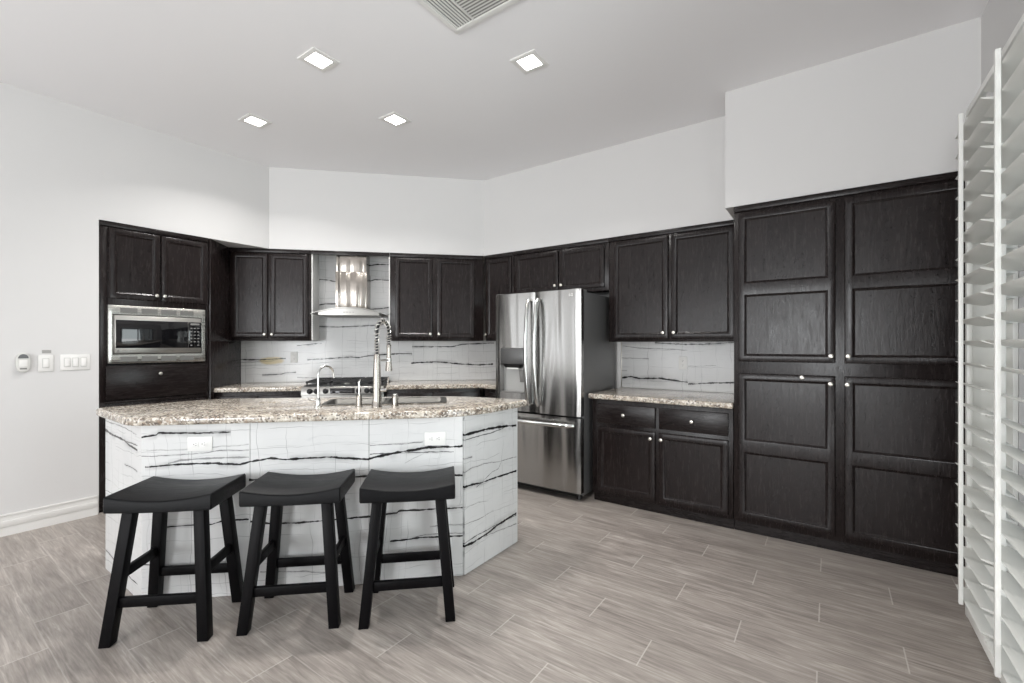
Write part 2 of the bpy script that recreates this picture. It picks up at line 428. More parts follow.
VEINS = {
 'FRONT': [
  (0.008, 1, [(-1.481,0.854),(-1.411,0.864),(-1.404,0.874),(-1.112,0.864),(-1.059,0.869)]),
  (0.004, 1, [(-1.16,0.871),(-1.059,0.87)]),
  (0.007, 1, [(-1.464,0.701),(-1.302,0.707),(-1.112,0.706)]),
  (0.007, 0.6, [(-1.358,0.714),(-1.302,0.727),(-1.222,0.732),(-0.972,0.732)]),
  (0.009, 1, [(-1.16,0.706),(-1.015,0.694),(-0.972,0.705),(-0.863,0.72),(-0.788,0.71),(-0.593,0.715),(-0.509,0.707),(-0.356,0.692)]),
  (0.004, 0.7, [(-1.486,0.757),(-1.302,0.756),(-1.112,0.771),(-0.972,0.769)]),
  (0.003, 0.5, [(-1.486,0.789),(-1.302,0.782),(-0.972,0.798)]),
  (0.011, 1, [(-0.356,0.696),(-0.27,0.713),(-0.177,0.728),(-0.1,0.737),(-0.028,0.747),(0.147,0.745),(0.165,0.747)]),
  (0.005, 0.9, [(-0.351,0.722),(-0.188,0.721),(-0.133,0.721),(0.113,0.717)]),
  (0.004, 0.8, [(-0.351,0.769),(-0.188,0.771),(-0.061,0.778)]),
  (0.003, 0.4, [(-0.161,0.663),(-0.089,0.7),(-0.055,0.715)]),
  (0.008, 1, [(-0.972,0.609),(-0.716,0.607),(-0.484,0.595),(-0.356,0.602)]),
  (0.008, 1, [(-0.023,0.574),(0.079,0.584),(0.165,0.578)]),
  (0.006, 1, [(-1.063,0.402),(-0.979,0.402)]),
  (0.008, 1, [(-0.966,0.388),(-0.867,0.37),(-0.738,0.364),(-0.594,0.368),(-0.348,0.374)]),
  (0.008, 1, [(-0.345,0.371),(-0.27,0.38),(-0.205,0.384),(-0.194,0.395),(0.0,0.394),(0.165,0.392)]),
  (0.007, 1, [(-0.243,0.226),(-0.133,0.233),(-0.034,0.237),(0.165,0.229)]),
  (0.004, 0.8, [(-0.122,0.238),(-0.023,0.253),(0.165,0.245)]),
  (0.004, 0.6, [(-0.023,0.293),(0.079,0.297),(0.165,0.294)]),
  (0.006, 1, [(-1.394,0.378),(-1.363,0.386),(-1.218,0.388)]),
  (0.007, 1, [(-1.184,0.384),(-1.146,0.385),(-1.117,0.395),(-1.103,0.4),(-0.972,0.399)]),
  (0.004, 0.7, [(-0.916,0.114),(-0.716,0.102),(-0.561,0.078)]),
  (0.003, 0.6, [(-0.942,0.191),(-0.767,0.155),(-0.561,0.155)]),
  (0.006, 0.9, [(-1.486,0.204),(-1.418,0.193),(-1.325,0.17)]),
  (0.004, 0.6, [(-1.441,0.546),(-1.254,0.519),(-1.063,0.524)]),
  (0.004, 0.5, [(-0.867,0.496),(-0.665,0.468),(-0.457,0.478)]),
 ],
 'RIGHT': [
  (0.012, 1, [(-0.013,0.809),(0.087,0.81),(0.24,0.812),(0.312,0.808),(0.398,0.801),(0.535,0.787)]),
  (0.006, 0.8, [(-0.013,0.78),(0.133,0.781),(0.281,0.782),(0.387,0.791)]),
  (0.009, 1, [(-0.011,0.509),(0.042,0.509),(0.162,0.496),(0.333,0.491),(0.535,0.483)]),
  (0.004, 0.8, [(0.115,0.479),(0.191,0.507),(0.271,0.537),(0.333,0.542),(0.365,0.58)]),
  (0.004, 0.7, [(-0.015,0.592),(0.087,0.604),(0.191,0.605),(0.333,0.586),(0.535,0.577)]),
  (0.005, 0.7, [(-0.013,0.672),(0.078,0.67)]),
  (0.012, 1, [(-0.016,0.17),(0.087,0.162),(0.22,0.169),(0.333,0.187),(0.535,0.197)]),
  (0.005, 0.9, [(-0.002,0.182),(0.133,0.193),(0.281,0.192),(0.535,0.185)]),
  (0.004, 0.7, [(0.181,0.158),(0.333,0.149),(0.535,0.128)]),
  (0.004, 0.6, [(-0.011,0.294),(0.133,0.282),(0.281,0.292)]),
  (0.003, 0.5, [(-0.011,0.391),(0.133,0.384),(0.23,0.368)]),
 ],
 'LEFT': [
  (0.01, 1, [(-0.037,0.826),(0.119,0.811),(0.351,0.804),(0.434,0.787),(0.56,0.777)]),
  (0.006, 0.9, [(-0.037,0.835),(0.211,0.804),(0.384,0.803),(0.56,0.803)]),
  (0.005, 0.8, [(0.351,0.674),(0.45,0.676),(0.56,0.667)]),
  (0.004, 0.7, [(-0.057,0.464),(0.062,0.468),(0.174,0.472)]),
  (0.006, 0.9, [(-0.057,0.114),(0.062,0.109),(0.211,0.092),(0.466,0.077),(0.56,0.078)]),
  (0.004, 0.7, [(-0.017,0.879),(0.299,0.876),(0.545,0.859)]),
 ],
 'SPLASH': [
  (0.01, 1, [(-2.075,1.17),(-1.831,1.167),(-1.59,1.181)]),
  (0.005, 0.7, [(-2.069,1.139),(-1.751,1.149),(-1.67,1.169)]),
  (0.008, 1, [(-1.831,1.003),(-1.629,1.011),(-1.604,1.022),(-1.486,1.028)]),
  (0.009, 1, [(-1.479,1.32),(-1.344,1.334),(-1.218,1.349)]),
  (0.006, 0.8, [(-1.476,0.97),(-1.312,0.964),(-1.134,0.95)]),
  (0.01, 1, [(-1.373,1.164),(-1.134,1.177),(-0.912,1.193),(-0.837,1.187),(-0.653,1.214),(-0.38,1.228)]),
  (0.008, 0.9, [(-1.249,1.531),(-1.03,1.527),(-0.686,1.546),(-0.535,1.564)]),
  (0.009, 1, [(-1.322,2.038),(-1.229,2.051),(-1.155,2.046),(-1.071,2.026)]),
  (0.009, 1, [(-0.718,2.219),(-0.621,2.234),(-0.491,2.233)]),
  (0.008, 1, [(-0.718,2.04),(-0.653,2.064),(-0.491,2.057)]),
  (0.008, 1, [(-1.312,1.756),(-1.187,1.78),(-1.071,1.785)]),
  (0.008, 1, [(-0.709,1.725),(-0.6,1.738),(-0.491,1.754)]),
  (0.011, 1, [(-0.259,1.119),(-0.157,1.126),(0.023,1.134),(0.263,1.11),(0.508,1.093),(0.684,1.103)]),
  (0.008, 1, [(-0.247,1.306),(0.218,1.308),(0.321,1.335),(0.696,1.35)]),
  (0.008, 0.9, [(-0.512,1.219),(-0.38,1.229),(-0.247,1.226)]),
  (0.004, 0.5, [(-2.069,1.102),(-1.831,1.111),(-1.486,1.113),(-1.134,1.138)]),
 ],
 'SPLASH_R': [
  (0.011, 1, [(-1.701,0.998),(-1.664,1.003),(-1.575,1.022),(-1.495,1.007),(-1.3,1.016),(-1.166,1.001),(-1.044,0.989)]),
  (0.009, 1, [(-1.04,0.974),(-0.963,0.981),(-0.865,0.992),(-0.759,0.999),(-0.661,1.006)]),
  (0.008, 1, [(-1.341,1.349),(-1.193,1.34),(-1.044,1.331)]),
  (0.008, 1, [(-1.04,1.333),(-0.914,1.333),(-0.661,1.351)]),
  (0.005, 0.8, [(-1.656,1.319),(-1.51,1.298),(-1.3,1.292),(-1.044,1.28)]),
  (0.005, 0.7, [(-1.664,1.201),(-1.524,1.198),(-1.396,1.197)]),
  (0.004, 0.6, [(-1.04,1.135),(-0.914,1.141),(-0.805,1.148)]),
  (0.004, 0.6, [(-1.671,1.077),(-1.612,1.076)]),
  (0.004, 0.5, [(-1.04,0.852),(-0.963,0.848),(-0.889,0.853)]),
 ],
}
M['marble_front'] = vein_mat('marble_island_front', VEINS['FRONT'], -1.49, .20, 0.0)
M['marble_right'] = vein_mat('marble_island_right', VEINS['RIGHT'], -.06, .56, 2.7, axis=1)
M['marble_left'] = vein_mat('marble_island_left', VEINS['LEFT'], -.06, .60, 5.1)
M['marble_splash'] = vein_mat('marble_range_splash', VEINS['SPLASH'], -2.05, .76, 7.9, ochre=(-1.74, 1.155, .13, .045), gridw=.0022)
M['marble_side'] = vein_mat('marble_side_splash', VEINS['SPLASH_R'], -1.75, -.55, 11.3, gridw=.0020)

def emit(name, col, strength):
    t = NT(name)
    t.b.inputs['Emission Color'].default_value = col
    t.b.inputs['Emission Strength'].default_value = strength
    return t.out(col, .5)
M['lamp'] = emit('lit_led_lens', (1, .97, .93, 1), 12)

# ---------------------------------------------------------------- the room
CZ = 3.15      # ceiling height
SZ = 2.315     # underside of the soffit over the cabinets
XL, XR = -4.69, 0.69
YB = -4.5
def struct(name, mb, mat): return tag(mb.build(name, mat), kind='structure')

struct('floor', MB().box(-6.3, 1.0, YB - .3, 4.6, -.1, 0), M['floor'])
struct('ceiling', MB().box(-6.3, 1.0, YB - .3, 4.6, CZ, CZ + .1), M['ceiling'])
# left wall with a side window behind the camera
w = MB()
w.box(XL - .75, XL, -.5, 1.021, 0, CZ); w.box(XL - .14, XL, YB - .14, -2.7, 0, CZ)
w.box(XL - .14, XL, -2.7, -.5, 0, .65); w.box(XL - .14, XL, -2.7, -.5, 2.35, CZ)
struct('wall_left', w, M['wall'])
# rear wall, two openings
w = MB()
w.box(-6.0, -4.1, YB - .14, YB, 0, CZ); w.box(-1.8, -1.15, YB - .14, YB, 0, CZ); w.box(.25, 1.0, YB - .14, YB, 0, CZ)
w.box(-4.1, -1.8, YB - .14, YB, 0, .35); w.box(-4.1, -1.8, YB - .14, YB, 2.55, CZ); w.box(-1.15, .25, YB - .14, YB, 2.5, CZ)
struct('wall_rear', w, M['wall'])
# right wall with the door opening behind the shutters, plus an unseen opening added for fill
DY0, DY1, DZ1 = .70, 2.93, 2.44
w = MB()
w.box(XR, XR + .16, DY1, 4.5, 0, CZ); w.box(XR, XR + .16, YB - .14, -2.8, 0, CZ); w.box(XR, XR + .16, -.8, DY0, 0, CZ); w.box(XR, XR + .16, -2.8, -.8, 0, .65); w.box(XR, XR + .16, -2.8, -.8, 2.35, CZ); w.box(XR, XR + .16, DY0, DY1, DZ1, CZ)
struct('wall_right', w, M['wall'])
# walls behind the cabinets
struct('wall_back', MB().box(-3.205, .86, 4.25, 4.4, 0, CZ), M['wall'])
w = MB()
w.prism([uv2w(-2.9, 5.268), uv2w(.75, 5.268), uv2w(.75, 5.40), uv2w(-2.9, 5.40)], 0, CZ)
w.box(XL - .75, XL - .62, 1.021, 1.95, 0, CZ)
struct('wall_diagonal', w, M['wall'])
# soffit above the cabinets, down to the cabinet tops
sof = [(XL - .75, 1.021), (XL, 1.021), (XL, 2.337), (-3.127, 3.90), (-.612, 3.90), (-.612, 3.54), (XR, 3.54), (XR, 4.25), (-3.2, 4.25), (XL - .75, 2.0)]
struct('wall_soffit', MB().prism(sof, SZ, CZ), M['wall'])
# skirting on the left wall: three stepped bands
b = MB()
b.box(XL, XL + .012, YB, 1.012, 0, .062); b.box(XL, XL + .016, YB, 1.012, .062, .105, .003); b.box(XL, XL + .010, YB, 1.012, .105, .135); b.box(XL, XL + .014, YB, 1.012, .135, .150, .003)
struct('baseboard_left', b, M['trim'])
b = MB(); b.box(XR - .014, XR, 2.99, 3.54, 0, .14, .004)
struct('baseboard_right', b, M['trim'])
# window frames
def frame(name, x0, x1, y0, y1, z0, z1, t, mat):
    m = MB()
    if x1 - x0 > y1 - y0:
        for a, c in ((x0, x0 + t), (x1 - t, x1), ((x0 + x1 - t) / 2, (x0 + x1 + t) / 2)): m.box(a, c, y0, y1, z0, z1)
        m.box(x0, x1, y0, y1, z0, z0 + t); m.box(x0, x1, y0, y1, z1 - t, z1)
    else:
        for a, c in ((y0, y0 + t), (y1 - t, y1), ((y0 + y1 - t) / 2, (y0 + y1 + t) / 2)): m.box(x0, x1, a, c, z0, z1)
        m.box(x0, x1, y0, y1, z0, z0 + t); m.box(x0, x1, y0, y1, z1 - t, z1)
    return struct(name, m, mat)
frame('window_1', -4.1, -1.8, YB - .10, YB - .05, .35, 2.55, .06, M['trim'])
frame('window_2', -1.15, .25, YB - .10, YB - .05, 0, 2.5, .06, M['trim'])
frame('window_3', XL - .10, XL - .05, -2.7, -.5, .65, 2.35, .05, M['trim'])
frame('added_right_window', XR + .03, XR + .08, -2.8, -.8, .65, 2.35, .05, M['trim'])  # unseen frame, added with its opening to let the fill lamp in
# sliding glass door behind the shutters, its side tracks seen edge-on
d = MB()
for k, (xa, ya) in enumerate(((.715, .035), (.755, .055), (.795, .075))):
    d.box(XR + .02 + .042 * k, XR + .05 + .042 * k, DY1 - .025 - .035 * k, DY1 - .02, .02, DZ1 - .03)
    d.box(XR + .02 + .042 * k, XR + .05 + .042 * k, 1.79, 1.86, .02, DZ1 - .03)
d.box(XR + .02, XR + .15, DY0, DY1, 0, .02); d.box(XR + .02, XR + .15, DY0, DY1, DZ1 - .04, DZ1)
d.box(XR + .02, XR + .15, DY0, DY0 + .05, .02, DZ1 - .04)
dd = struct('door_1', d, M['darkmetal'])
g = MB().box(XR + .10, XR + .106, DY0 + .05, DY1 - .10, .02, DZ1 - .04).build('door_pane', M['glass'], dd)

# ---------------------------------------------------------------- cabinet builder
def knob_mb(x, y, z):
    return MB().lathe([(.004, 0), (.0065, .002), (.0055, .010), (.0075, .014), (.0135, .018), (.0145, .022), (.0125, .026), (.006, .028)], 20,
                      Matrix.Translation((x, y, z)) @ Matrix.Rotation(R(90), 4, 'X'))
def door_part(parent, name, x0, x1, z0, z1, splits=(), st=.044, th=.02, knob=None, mat=None, y=0.0, flat=False, rail=.05):
    """shaker-style door: frame, recessed panel(s) as sub-parts, nickel knob as a sub-part"""
    mat = mat or M['wood']
    m = MB()
    if flat:
        m.box(x0, x1, y - th, y, z0, z1, .004)
        d = m.build(name, mat, parent)
    else:
        spans = []; a = z0 + st
        for (sa, sb) in splits: spans.append((a, sa)); a = sb
        spans.append((a, z1 - st))
        zs = sorted({z0, z1} | {q for s in spans for q in s})
        g = MB()
        g.gridface([x0, x0 + st, x1 - st, x1], zs, lambda X, Z: x0 + st < X < x1 - st and any(a < Z < b for a, b in spans), th, bev=.0075)
        g.bm.transform(Matrix.Translation((0, y, 0)))
        d = g.build(name, mat, parent)
        for a, c in spans:
            p = MB()
            xa, xb = x0 + st - .001, x1 - st + .001
            # sticking: a sloped inner bead round the recess
            q = .011
            b = bmesh.new()
            o_ = [b.verts.new(v) for v in ((xa, y - th + .006, a - .001), (xb, y - th + .006, a - .001), (xb, y - th + .006, c + .001), (xa, y - th + .006, c + .001))]
            i_ = [b.verts.new(v) for v in ((xa + q, y - .008, a + q), (xb - q, y - .008, a + q), (xb - q, y - .008, c - q), (xa + q, y - .008, c - q))]
            for k in range(4): b.faces.new((o_[k], o_[(k + 1) % 4], i_[(k + 1) % 4], i_[k]))
            b.faces.new(i_)
            p.add(b)
            p.build('panel', mat, d, smooth=0)
    if knob:
        kx, kz = knob
        tag(knob_mb(kx, y - th, kz).build('knob', M['knob'], d), 'brushed nickel knob')
    return d
def carcass(root, w, d, z0, z1, kick=0.0, mat=None):
    m = MB(); m.box(0, w, 0, d, z0, z1, .002)
    m.build('body', mat or M['wood'], root)
    if kick:
        MB().box(.0, w, .03, d - .02, 0, z0 - .001).build('toe_kick', M['wood_h'], root)
def crown(root, w, z, d=.04):
    MB().box(0, w, -.013, -.0005, z - .038, z, .003).build('top_trim', M['wood_h'], root)

# ---- tall oven tower on the left wall (front faces +X)
r = empty('oven_cabinet', 'tall dark oak tower cabinet holding the built-in microwave beside the white wall', 'cabinet', (XL, 1.024, 0), 90)
m = MB()
W, Dp = .757, .60
m.box(0, W, .02, Dp, .10, 1.168); m.box(0, W, .02, Dp, 1.66, 2.312); m.box(0, .06, .02, Dp, 1.168, 1.66); m.box(W - .048, W, .02, Dp, 1.168, 1.66); m.box(.06, W - .048, Dp - .03, Dp, 1.168, 1.66)
m.box(0, W, 0, .02, .10, .87, .001); m.box(0, .05, 0, .02, .87, 2.312, .001); m.box(W - .012, W, 0, .02, .87, 2.312, .001); m.box(.05, W - .012, 0, .02, 1.652, 2.312, .001)
m.build('body', M['wood'], r)
MB().box(0, W, .03, Dp - .02, 0, .099).build('toe_kick', M['wood_h'], r)
crown(r, W, 2.312)
door_part(r, 'door', .054, .389, 1.70, 2.262, knob=(.359, 1.745))
door_part(r, 'door', .397, .747, 1.70, 2.262, knob=(.414, 1.745))
door_part(r, 'drawer', .036, .745, .886, 1.160, flat=True, knob=(.385, 1.085), mat=M['wood_h'])
MB().box(.03, W - .005, -.016, -.0005, .858, .876, .003).build('ledge', M['wood_h'], r)
door_part(r, 'door', .036, .386, .13, .846); door_part(r, 'door', .394, .745, .13, .846)

# ---- built-in microwave
r = empty('microwave', 'stainless built-in microwave with a vented trim frame and black glass door', 'microwave', (XL, 1.024, 0), 90)
x0, x1, z0, z1 = .046, .727, 1.178, 1.648
ix0, ix1, iz0, iz1 = .076, .698, 1.252, 1.574
m = MB(); m.gridface([x0, ix0, ix1, x1], [z0, iz0, iz1, z1], lambda X, Z: ix0 < X < ix1 and iz0 < Z < iz1, .024, bev=.003)
fr_ = m.build('trim_frame', steel('microwave_trim', lin(206, 204, 198), .26, 'X'), r)
for za, zb in ((1.588, 1.630), (1.192, 1.234)):
    for xa, xb in ((.122, .232), (.260, .368), (.394, .504), (.531, .633)):
        v = MB()
        v.box(xa, xb, -.0262, -.0235, za, zb)
        n = 7
        for k in range(n):
            zz = za + (zb - za) * (k + .5) / n
            v.box(xa + .002, xb - .002, -.0285, -.026, zz - .0012, zz + .0012)
        v.build('vent', plain('vent_grey', lin(128, 127, 124), .5, .4), fr_)
m = MB(); m.box(ix0 + .004, ix1 - .004, -.016, .36, iz0 + .004, iz1 - .004, .003)
m.build('body', M['steel'], r)
m = MB(); m.box(ix0 + .008, ix1 - .008, -.030, -.017, iz0 + .008, iz1 - .008, .004)
dr = m.build('door', steel('microwave_door_steel', lin(200, 198, 193), .3, 'X'), r)
MB().box(.092, .588, -.0335, -.0305, 1.302, 1.530, .001).build('window', M['darkglass'], dr)
cp = MB().box(.592, .688, -.0335, -.0305, 1.302, 1.530, .001).build('control_panel', M['darkglass'], r)
for i in range(3):
    for j in range(6):
        if j == 0 and i == 1: continue
        MB().box(.604 + .027 * i, .620 + .027 * i, -.0345, -.0336, 1.322 + .030 * j, 1.330 + .030 * j).build('button', M['grey'], cp)
MB().box(.606, .676, -.0345, -.0336, 1.505, 1.522).build('display', M['grey'], cp)
MB().cone((.106, -.0305, 1.277), (.106, -.0325, 1.277), .010, .010).build('emblem', M['grey'], dr)

# ---- tall end panel where the tower meets the range wall
ex = empty('end_panel', 'tall dark wood side panel between the oven tower and the corner counter', 'panel', (*uv2w(-2.0595, 4.585), 0), 45)
MB().box(0, .020, .0, .667, 0, 1.366, .001).build('lower_panel', M['wood'], ex)
MB().box(0, .020, .0, .667, 1.368, 2.312, .001).build('upper_panel', M['wood'], ex)

# ---- wall cabinets on the diagonal wall
UB = 1.372
def wall_cab(label, loc, rz, w, doors, zb=UB, zt=2.312, depth=.29, dz=(None, None)):
    r = empty('wall_cabinet', label, 'cabinet', loc, rz)
    carcass(r, w, depth, zb, zt)
    crown(r, w, zt)
    for (a, c, kn) in doors:
        door_part(r, 'door', a, c, dz[0] or zb + .03, dz[1] or 2.262, knob=kn)
    return r
wall_cab('dark wall cabinet with two doors, between the oven tower and the range hood', (*uv2w(-2.037, 4.971), 0), 45, .779,
         ((.025, .363, (.338, 1.436)), (.387, .751, (.409, 1.436))))
wall_cab('dark wall cabinet with two doors, right of the range hood', (*uv2w(-.464, 4.971), 0), 45, 1.004,
         ((.055, .448, (.425, 1.446)), (.498, .910, (.516, 1.446))))
# ---- wall cabinets on the right-hand run
wall_cab('narrow one-door dark wall cabinet in the corner left of the refrigerator', (-3.10, 3.90, 0), 0, .372,
         ((.006, .355, (.026, 1.443)),), depth=.33)
wall_cab('short dark two-door cabinet over the refrigerator', (-2.724, 3.90, 0), 0, 1.067,
         ((.028, .542, (.515, 1.912)), (.562, 1.026, (.585, 1.912))), zb=1.832, depth=.33)
wall_cab('large dark two-door wall cabinet above the marble backsplash by the tall pantry', (-1.655, 3.90, 0), 0, 1.096,
         ((.048, .538, (.500, 1.432)), (.563, 1.050, (.589, 1.432))), zb=1.357, dz=(1.380, None), depth=.33)

# ---- pantry
r = empty('pantry_cabinet', 'tall dark oak pantry with four panelled doors, floor to soffit', 'cabinet', (-.556, 3.545, 0))
W = 1.240
carcass(r, W, .69, .075, 2.312, .075)
crown(r, W, 2.312)
door_part(r, 'door', .029, .590, 1.212, 2.255, splits=((1.676, 1.764),), knob=(.566, 1.258))
door_part(r, 'door', .636, 1.196, 1.212, 2.255, splits=((1.676, 1.764),), knob=(.654, 1.258))
d = door_part(r, 'door', .029, .590, .112, 1.130, splits=((.572, .662),), knob=(.564, 1.080))
tag(knob_mb(.411, 3.525 - 3.545, 1.115).build('knob', M['knob'], d), 'brushed nickel knob')
door_part(r, 'door', .636, 1.196, .112, 1.130, splits=((.572, .662),), knob=(.650, 1.080))

# ---- base cabinet between fridge and pantry
r = empty('base_cabinet', 'dark two-drawer base cabinet between the refrigerator and the pantry', 'cabinet', (-1.652, 3.545, 0))
W = 1.092
carcass(r, W, .69, .075, .870, .075)
door_part(r, 'drawer', .048, .537, .672, .836, flat=True, knob=(.284, .755), mat=M['wood_h'])
door_part(r, 'drawer', .567, 1.062, .672, .836, flat=True, knob=(.814, .755), mat=M['wood_h'])
door_part(r, 'door', .048, .537, .100, .642, knob=(.505, .592))
door_part(r, 'door', .567, 1.062, .100, .642, knob=(.588, .592))
ct = MB().prism(rounded([(-1.682, 3.515), (-.5585, 3.515), (-.5585, 4.236), (-1.682, 4.236)], [.01, .004, 0, 0]), .8715, .914, .012)
tag(ct.build('countertop', M['granite']), 'speckled granite worktop on the base cabinet beside the pantry', 'countertop')

# ---- base cabinets along the diagonal
def base_diag(label, u0, u1, cols):
    r = empty('base_cabinet', label, 'cabinet', (*uv2w(u0, 4.668), 0), 45)
    w = u1 - u0
    carcass(r, w, .57, .095, .8775, .095)
    n = cols
    for k in range(n):
        a, c = w * k / n + .012, w * (k + 1) / n - .012
        door_part(r, 'drawer', a, c, .690, .842, flat=True, knob=((a + c) / 2, .766), mat=M['wood_h'])
        door_part(r, 'door', a, c, .115, .670, knob=((c - .03) if k % 2 == 0 else (a + .03), .62))
base_diag('dark base cabinet left of the range', -2.038, -1.262, 2)
base_diag('dark base cabinet right of the range, under the far worktop', -.480, .47, 2)
r = empty('corner_cabinet', 'short dark corner base cabinet left of the refrigerator', 'cabinet', (-2.905, 3.64, 0))
MB().prism([(.0, 0), (.232, 0), (.232, .585), (-.27, .585), (-.27, .30)], .095, .8775).build('body', M['wood'], r)
MB().prism([(.02, .03), (.232, .03), (.232, .58), (-.25, .58), (-.25, .31)], 0, .094).build('toe_kick', M['wood_h'], r)
door_part(r, 'drawer', .03, .22, .690, .842, flat=True, knob=(.125, .766), mat=M['wood_h'])
door_part(r, 'door', .03, .22, .115, .670, knob=(.20, .62))
# worktops either side of the range
cl = MB().prism([uv2w(-2.0380, 4.645), uv2w(-1.266, 4.645), uv2w(-1.266, 5.250), uv2w(-2.0380, 5.250)], .879, .922, .010)
tag(cl.build('countertop', M['granite']), 'speckled granite worktop left of the range', 'countertop')
c_ = 4.645 * math.sqrt(2)
cr = MB().prism([uv2w(-.476, 4.645), (3.612 - c_, 3.612), (-2.672, 3.612), (-2.672, 4.236), (4.236 - 5.250 * math.sqrt(2), 4.236), uv2w(-.476, 5.250)], .879, .922, .010)
tag(cr.build('countertop', M['granite']), 'speckled granite worktop right of the range, turning toward the refrigerator', 'countertop')
tag(MB().box(-2.668, -2.640, 3.52, 4.24, 0, 1.368, .002).build('filler_panel', M['wood']), 'thin dark upright panel against the left side of the refrigerator', 'panel')

# ---- marble splashbacks (part of the walls)
s = MB().box(-2.039, .725, 5.2535, 5.2665, .9225, 1.370); s.box(-1.257, -.468, 5.2535, 5.2665, 1.370, SZ - .002)
o = struct('trim_1', s, M['marble_splash']); o.rotation_euler = (0, 0, R(45))
s = MB().box(-3.19, -2.670, 4.2385, 4.249, .9225, 1.370)
struct('trim_2', s, M['marble_side'])
s = MB().box(-1.664, -.558, 4.2385, 4.249, .9145, 1.356)
struct('trim_3', s, M['marble_side'])
struct('trim_5', MB().box(-1.672, -1.6645, 4.236, 4.249, .9145, 1.356, .001), M['knob'])
s = MB().box(-1.2565, -1.246, 4.975, 5.2530, 1.375, SZ - .004, .002); s.box(-.476, -.4655, 4.975, 5.2530, 1.375, SZ - .004, .002)
o = struct('trim_4', s, M['trim']); o.rotation_euler = (0, 0, R(45))

tag(MB().box(0, .786, -.013, .012, 2.274, 2.312, .003).build('crown_strip', M['wood_h']), 'dark wood strip bridging the two wall cabinets over the range hood', 'trim').location = (*uv2w(-1.2555, 4.971), 0)
bpy.data.objects['crown_strip'].rotation_euler = (0, 0, R(45))

# ---------------------------------------------------------------- range hood
r = empty('range_hood', 'stainless chimney range hood with arched canopy over the range', 'range hood', (*uv2w(-.862, 5.252), 0), 45)
m = MB(); m.box(-.160, .160, -.270, 0, 1.712, 2.10, .002); m.build('lower_chimney', M['steel_v'], r)
m = MB(); m.box(-.152, .152, -.262, 0, 2.101, 2.308, .002); m.build('upper_chimney', M['steel_v'], r)
# arched canopy plate
b = bmesh.new(); n = 24; prev = None; rows = []
for i in range(n + 1):
    t = -1 + 2 * i / n
    x = .374 * t; z = 1.712 - .062 * t * t
    yf = -.455 + .05 * t * t
    rows.append([b.verts.new(p) for p in ((x, yf, z - .007), (x, 0, z - .007), (x, 0, z), (x, yf, z))])
for a, c in zip(rows, rows[1:]):
    for k in range(4): b.faces.new((a[k], c[k], c[(k + 1) % 4], a[(k + 1) % 4]))
b.faces.new(rows[0]); b.faces.new(rows[-1][::-1])
bmesh.ops.recalc_face_normals(b, faces=list(b.faces))
MB().add(b).build('canopy', M['steel'], r)
b = bmesh.new(); rows = []
for i in range(n + 1):
    t = -1 + 2 * i / n
    x = .30 * t; z = 1.7045 - .062 * (x / .374) ** 2
    yf = -.42 + .02 * t * t
    rows.append([b.verts.new(p) for p in ((x, yf, 1.634), (x, -.01, 1.634), (x, -.01, z), (x, yf, z))])
for a, c in zip(rows, rows[1:]):
    for k in range(4): b.faces.new((a[k], c[k], c[(k + 1) % 4], a[(k + 1) % 4]))
b.faces.new(rows[0]); b.faces.new(rows[-1][::-1])
bmesh.ops.recalc_face_normals(b, faces=list(b.faces))
hb = MB().add(b).build('hood_body', M['steel'], r)
for k in range(4):
    MB().cone((-.045 + .03 * k, -.4195, 1.662), (-.045 + .03 * k, -.4255, 1.662), .006, .006, 12).build('button', M['grey'], hb)
MB().box(-.27, .27, -.38, -.05, 1.629, 1.6335).build('filter', M['grey'], r)

# ---------------------------------------------------------------- range
r = empty('gas_range', 'stainless slide-in gas range with black cast iron grates and front knobs', 'range', (*uv2w(-.871, 4.57), .008), 45)
W = .382
for fx in (-.33, .33):
    for fy in (.10, .58): MB().cone((fx, fy, -.007), (fx, fy, .0595), .018, .014, 12).build('foot', M['black'], r)
m = MB(); m.box(-W, W, .03, .66, .06, .905, .003); m.build('body', M['steel'], r)
m = MB(); m.hexa(((-W, 0, .835), (W, 0, .835), (W, .10, .835), (-W, .10, .835)), ((-W, .018, .915), (W, .018, .915), (W, .10, .915), (-W, .10, .915)), .004)
cp = m.build('control_panel', M['steel'], r)
def on_panel(mb):  # tilt to the sloped fascia
    mb.bm.transform(Matrix.Translation((0, .009, .874)) @ Matrix.Rotation(R(-12), 4, 'X')); return mb
on_panel(MB().box(-.118, .112, -.006, -.0005, -.024, .026, .002)).build('display', M['darkglass'], cp)
for kx in (-.302, -.240, -.158, .146, .225, .274, .330):
    k = MB().lathe([(.026, 0), (.026, .006), (.021, .008), (.019, .028), (.016, .031), (.001, .031)], 24, Matrix.Translation((kx, -.0005, 0)) @ Matrix.Rotation(R(90), 4, 'X'))
    k.box(kx - .003, kx + .003, -.036, -.030, -.017, .017, .001)
    on_panel(k).build('knob', M['darkmetal'], cp)
m = MB(); m.box(-W + .01, W - .01, .005, .03, .20, .815, .006); od = m.build('oven_door', M['steel'], r)
MB().box(-.25, .25, .0005, .0048, .36, .66, .001).build('window', M['darkglass'], od)
h = MB(); h.tube([(-.32, -.045, .765), (.32, -.045, .765)], .011); h.cone((-.29, .004, .765), (-.29, -.045, .765), .008); h.cone((.29, .004, .765), (.29, -.045, .765), .008)
h.build('handle', M['handle'], od)
m = MB(); m.box(-W + .01, W - .01, .008, .03, .075, .19, .005); m.build('drawer', M['steel'], r)
MB().box(-W, W, .101, .66, .9055, .922, .004).build('cooktop', M['black'], r)
